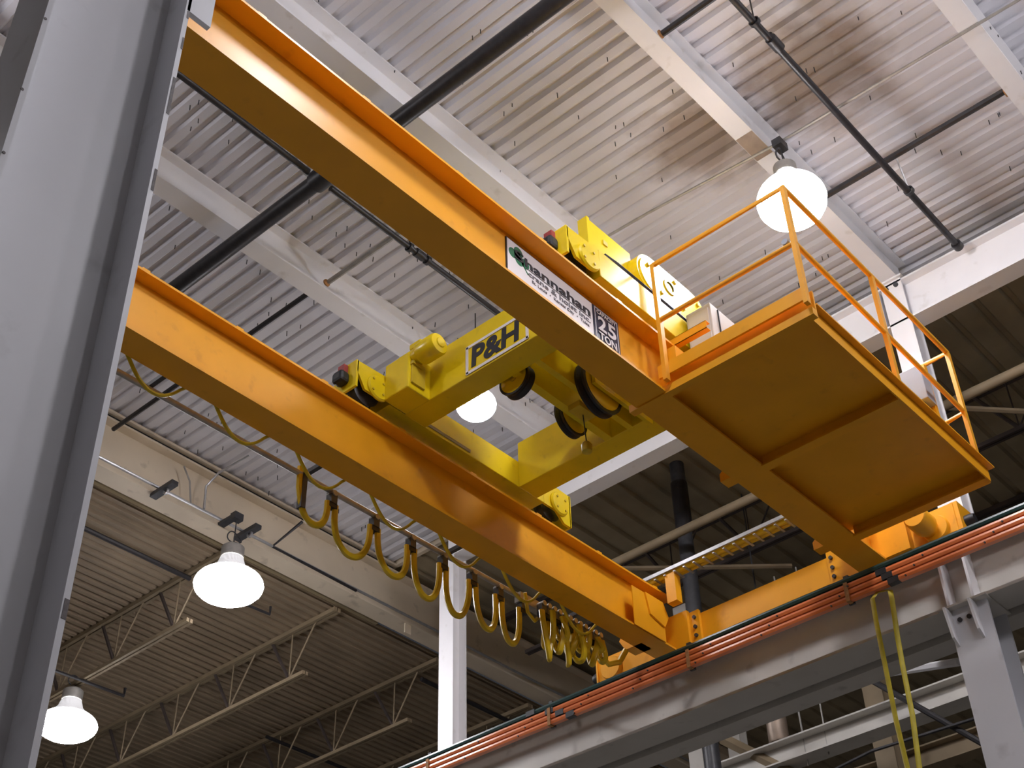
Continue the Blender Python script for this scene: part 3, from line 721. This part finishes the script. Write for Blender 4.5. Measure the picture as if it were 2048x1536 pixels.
# hoist drum, gear case, tall side plate above the front carriage
def stadium(x0, x1, zc, r, n=14):
    return [(x1 + r * math.cos(math.radians(-90 + 180 * i / n)), zc + r * math.sin(math.radians(-90 + 180 * i / n))) for i in range(n + 1)] + [(x0 + r * math.cos(math.radians(90 + 180 * i / n)), zc + r * math.sin(math.radians(90 + 180 * i / n))) for i in range(n + 1)]
MB().prism(stadium(7.64, 8.22, 8.56, 0.235), 'Y', 4.88, 5.65).build('gear_case', 'yellow', tl, True)
MB().prism(stadium(7.64, 8.22, 8.56, 0.205), 'Y', 4.865, 4.88).build('gear_case_cover', 'yellow', tl, True)
for (x, z) in ((7.55, 8.64), (7.72, 8.42), (7.95, 8.70), (8.05, 8.45), (8.30, 8.55), (8.30, 8.66)):
    MB().cyl((x, 4.86, z), 'Y', 0.022, 0.03, 10).build('bolt', 'yellow_dull', tl)
MB().lathe([(0.055, -0.012), (0.085, -0.012), (0.085, 0.0), (0.055, 0.0)], (7.86, 4.865, 8.58), 'Y', 20).build('shaft_seal', 'yellow_dull', tl, True)
MB().lathe([(0.0, 0.0), (0.26, 0.0), (0.28, 0.02), (0.28, 0.6), (0.0, 0.6)], (7.9, 5.65, 8.45), 'Y', 32).build('rope_drum', 'yellow', tl, True)
MB().box(6.86, 7.46, 4.98, 5.06, 8.0, 8.79).build('side_plate', 'yellow', tl)
MB().box(6.84, 6.875, 4.97, 5.07, 8.0, 8.80).build('side_plate_edge', 'yellow', tl)
MB().box(7.06, 7.12, 4.97, 4.98, 8.62, 8.67).build('lifting_eye', 'yellow_dull', tl)
MB().tube([(6.75, 4.76, 8.10), (6.9, 4.74, 8.085), (8.5, 4.74, 8.085)], 0.026, 8).build('carriage_cable', 'black_rubber', tl, True)
# limit switch weight on its cord
MB().tube([(7.85, 5.92, 7.72), (7.86, 5.92, 7.60), (7.86, 5.91, 7.40)], 0.006, 6).build('limit_cord', 'dark_steel', tl)
MB().lathe([(0.0, -0.06), (0.045, -0.05), (0.05, 0.02), (0.03, 0.05), (0.0, 0.06)], (7.86, 5.91, 7.34), 'Z', 16).build('limit_weight', 'yellow_dull', tl, True)

# ------------------------------------------------------------------ festoon cables
fc = thing('festoon_cable', 'yellow festoon cable hanging in loops from the track behind the rear girder', 'cable', (7.6, 7.74, 6.5))
tops = [6.17, 6.56, 7.07, 7.53, 7.95, 8.35, 8.72, 9.06]
sag = [6.66, 6.56, 6.56, 6.53, 6.53, 6.53, 6.53]
for i in range(7):
    a, b = tops[i] + 0.045, tops[i + 1] - 0.045; zt = 6.965; zb = sag[i]; w = b - a
    pts = []
    for k in range(29):
        t = k / 28
        x = a + w * (0.5 - 0.5 * math.cos(math.pi * t)) - 0.03 * math.sin(math.pi * t) * (0.5 - t)
        z = zt - (zt - zb) * math.sin(math.pi * t) ** 0.75
        pts.append((x, 7.74 + 0.02 * math.sin(i * 2.1) * math.sin(math.pi * t), z))
    if i == 0:
        pts = [(6.185, 7.74, 7.16), (6.19, 7.74, 6.95)] + pts[4:]
    MB().tube(pts, 0.025, 8, 1.3).build('cable_loop', 'cable_yellow', fc, True)
def hang_trolley(x, y, z, par):
    t = MB().box(x - 0.035, x + 0.035, y - 0.035, y + 0.035, z, z + 0.09).build('cable_trolley', 'dark_steel', par)
    MB().cyl((x, y, z + 0.10), 'Y', 0.028, 0.09, 12).build('trolley_wheel', 'galv_dull', t, True)
    MB().box(x - 0.045, x + 0.045, y - 0.028, y + 0.028, z - 0.045, z + 0.005).build('saddle', 'black_rubber', t)
for x in tops[1:]:
    hang_trolley(x, 7.74, 6.96, fc)
MB().box(6.20, 6.25, 7.71, 7.77, 6.75, 7.10).build('tow_arm', 'dark_steel', fc)
# the bunched end of the festoon by the end truck
for i in range(12):
    x = 9.18 + i * 0.08
    zb = (6.46, 6.60, 6.56, 6.70, 6.50, 6.62, 6.54, 6.68, 6.72, 6.60, 6.74, 6.66)[i] + 0.008 * i
    wd = (0.20, 0.10, 0.14, 0.07, 0.20, 0.12, 0.09, 0.15, 0.07, 0.12, 0.08, 0.10)[i]
    tw = (0.02, 0.16, -0.10, 0.14, 0.05, -0.12, 0.17, 0.04, 0.15, -0.08, 0.12, 0.1)[i]
    pts = []
    for k in range(29):
        t = k / 28; q = math.sin(math.pi * t); e = 0.5 - 0.5 * math.cos(math.pi * t)
        pts.append((x + wd * e + 0.04 * math.sin(2 * math.pi * t), 7.60 + tw * (e - 0.5) + 0.05 * q * math.sin(i * 1.7), 6.95 - (6.95 - zb) * q ** 0.8))
    MB().tube(pts, 0.024, 8, 1.5).build('cable_loop', 'cable_yellow', fc, True)
    hang_trolley(x + 0.05, 7.63, 6.95, fc)
MB().tube([(10.15, 7.66, 6.98), (10.18, 7.66, 6.86), (10.27, 7.64, 6.80), (10.40, 7.60, 6.86), (10.46, 7.55, 7.0)], 0.025, 8, 1.3).build('cable_loop', 'cable_yellow', fc, True)
MB().tube([(8.95, 7.60, 7.05), (9.05, 7.66, 6.90), (9.20, 7.70, 6.88), (9.3, 7.72, 6.98)], 0.018, 8).build('cable_loop', 'cable_yellow', fc, True)
# small loops under the rear flange edge
f2 = thing('control_cable', 'thin yellow cable sagging in small loops below the rear girder flange', 'cable', (6.5, 7.47, 6.8))
for i in range(7):
    a = 4.24 + 0.855 * i; w = 0.47
    pts = [(a - 0.06, 7.46, 7.05)] + [(a + w * t, 7.47, 6.99 - 0.165 * (1 - (2 * t - 1) ** 2)) for t in [k / 14 for k in range(15)]] + [(a + w + 0.06, 7.46, 7.05)]
    MB().tube(pts, 0.0135, 8, 1.3).build('cable_loop', 'cable_yellow', f2, True)

# ------------------------------------------------------------------ dim bay beyond the runway, lower right
def gbeam(x, y0, y1, z0, z1, w, label, mat='grey_steel'):
    r = thing('bay_beam', label, 'beam', (x, y0, z0))
    MB().isec('Y', y0, y1, x, z0, z1, w, 0.02, 0.014).build('beam', mat, r)
    return r
gbeam(14.0, 0.0, 9.2, 6.98, 7.26, 0.30, 'grey beam crossing the dim bay behind the yellow strap')
gbeam(15.5, 0.0, 12.0, 7.08, 7.35, 0.25, 'tan beam at the bottom edge in the dim bay', 'joist')
def gcol(x, y, z1, d, label, mat='joist'):
    r = thing('bay_column', label, 'column', (x, y, FLOOR))
    MB().icol(x, y, FLOOR, z1, d, d, 0.02, 0.014, 'X').build('shaft', mat, r)
gcol(15.0, 7.05, ZL, 0.26, 'tan column in the dim bay behind the yellow strap')
gcol(15.0, 9.75, ZL, 0.22, 'grey column at the bottom edge right of the white column', 'grey_steel')
gcol(15.5, 9.45, ZL, 0.2, 'pale column at the bottom edge beneath the runway beam', 'grey_steel')
r = thing('hanging_duct', 'round metal duct hanging in the dim bay below the runway beam', 'duct', (14.4, 8.18, 7.5))
MB().lathe([(0.0, 0.0), (0.12, 0.0), (0.13, 0.02), (0.13, 0.75), (0.0, 0.75)], (14.4, 8.18, 7.5), 'Z', 24).build('duct_body', 'duct', r, True)
MB().lathe([(0.13, 0.74), (0.17, 0.76), (0.17, 0.95), (0.0, 0.95)], (14.4, 8.18, 7.5), 'Z', 24).build('duct_collar', 'dark_steel', r, True)
MB().tube([(14.4, 8.18, 8.4), (14.4, 8.18, 11.25)], 0.012, 6).build('hanger_rod', 'dark_steel', r)
pipe([(13.6, 6.6, 7.60), (13.7, 5.0, 5.95)], 0.035, 'black_pipe', 'brace_pipe', 'black sloping pipe crossing behind the yellow strap', 'pipe', 8)
pipe([(13.6, 7.9, 6.45), (13.6, 6.6, 6.62), (13.6, 5.2, 6.58)], 0.02, 'black_pipe', 'power_cable', 'black cable running along the tan beam at lower right', 'cable', 6)
pipe([(11.60, 4.57, 6.19), (13.2, 5.976, 7.203)], 0.04, 'white_steel', 'knee_brace', 'white knee brace left of the runway column', 'brace', 6)
pipe([(14.0, 8.75, 7.62), (14.0, 7.7, 6.75)], 0.07, 'joist', 'brace_beam', 'tan sloping brace at the bottom edge beneath the runway beam', 'brace', 4)
pipe([(14.0, 7.62, 6.9), (14.0, 7.66, 9.5)], 0.012, 'galv_dull', 'hanger_wire', 'thin hanging rod right of the round duct', 'rod', 6)
pipe([(14.0, 7.33, 6.95), (14.0, 7.33, 9.5)], 0.010, 'galv_dull', 'hanger_wire', 'thin hanging rod midway between duct and yellow strap', 'rod', 6)
pipe([(4.0, 13.94, 10.12), (9.42, 13.94, 10.12)], 0.035, 'black_pipe', 'roof_pipe', 'black pipe under the low roof left of the front lamp', 'pipe', 8)
pipe([(13.65, 13.72, 10.12), (16.2, 13.72, 10.12)], 0.035, 'black_pipe', 'roof_pipe', 'black pipe under the low roof right of the white column', 'pipe', 8)
pipe([(13.3, 16.9, 10.12), (15.6, 16.9, 10.12)], 0.03, 'black_pipe', 'roof_pipe', 'black pipe between the low roof joists left of the white column', 'pipe', 8)
pipe([(8.75, 16.27, 9.44), (10.12, 16.2, 9.44), (10.12, 16.2, 9.56)], 0.025, 'black_pipe', 'strut_bracket', 'black bent strut above the lamp at the grey column', 'bracket', 6)
pipe([(9.5, 13.6, 9.85), (10.5, 13.52, 9.85), (10.5, 13.52, 9.97)], 0.02, 'black_pipe', 'strut_bracket', 'black bent strut behind the lamp at the cream girder', 'bracket', 6)
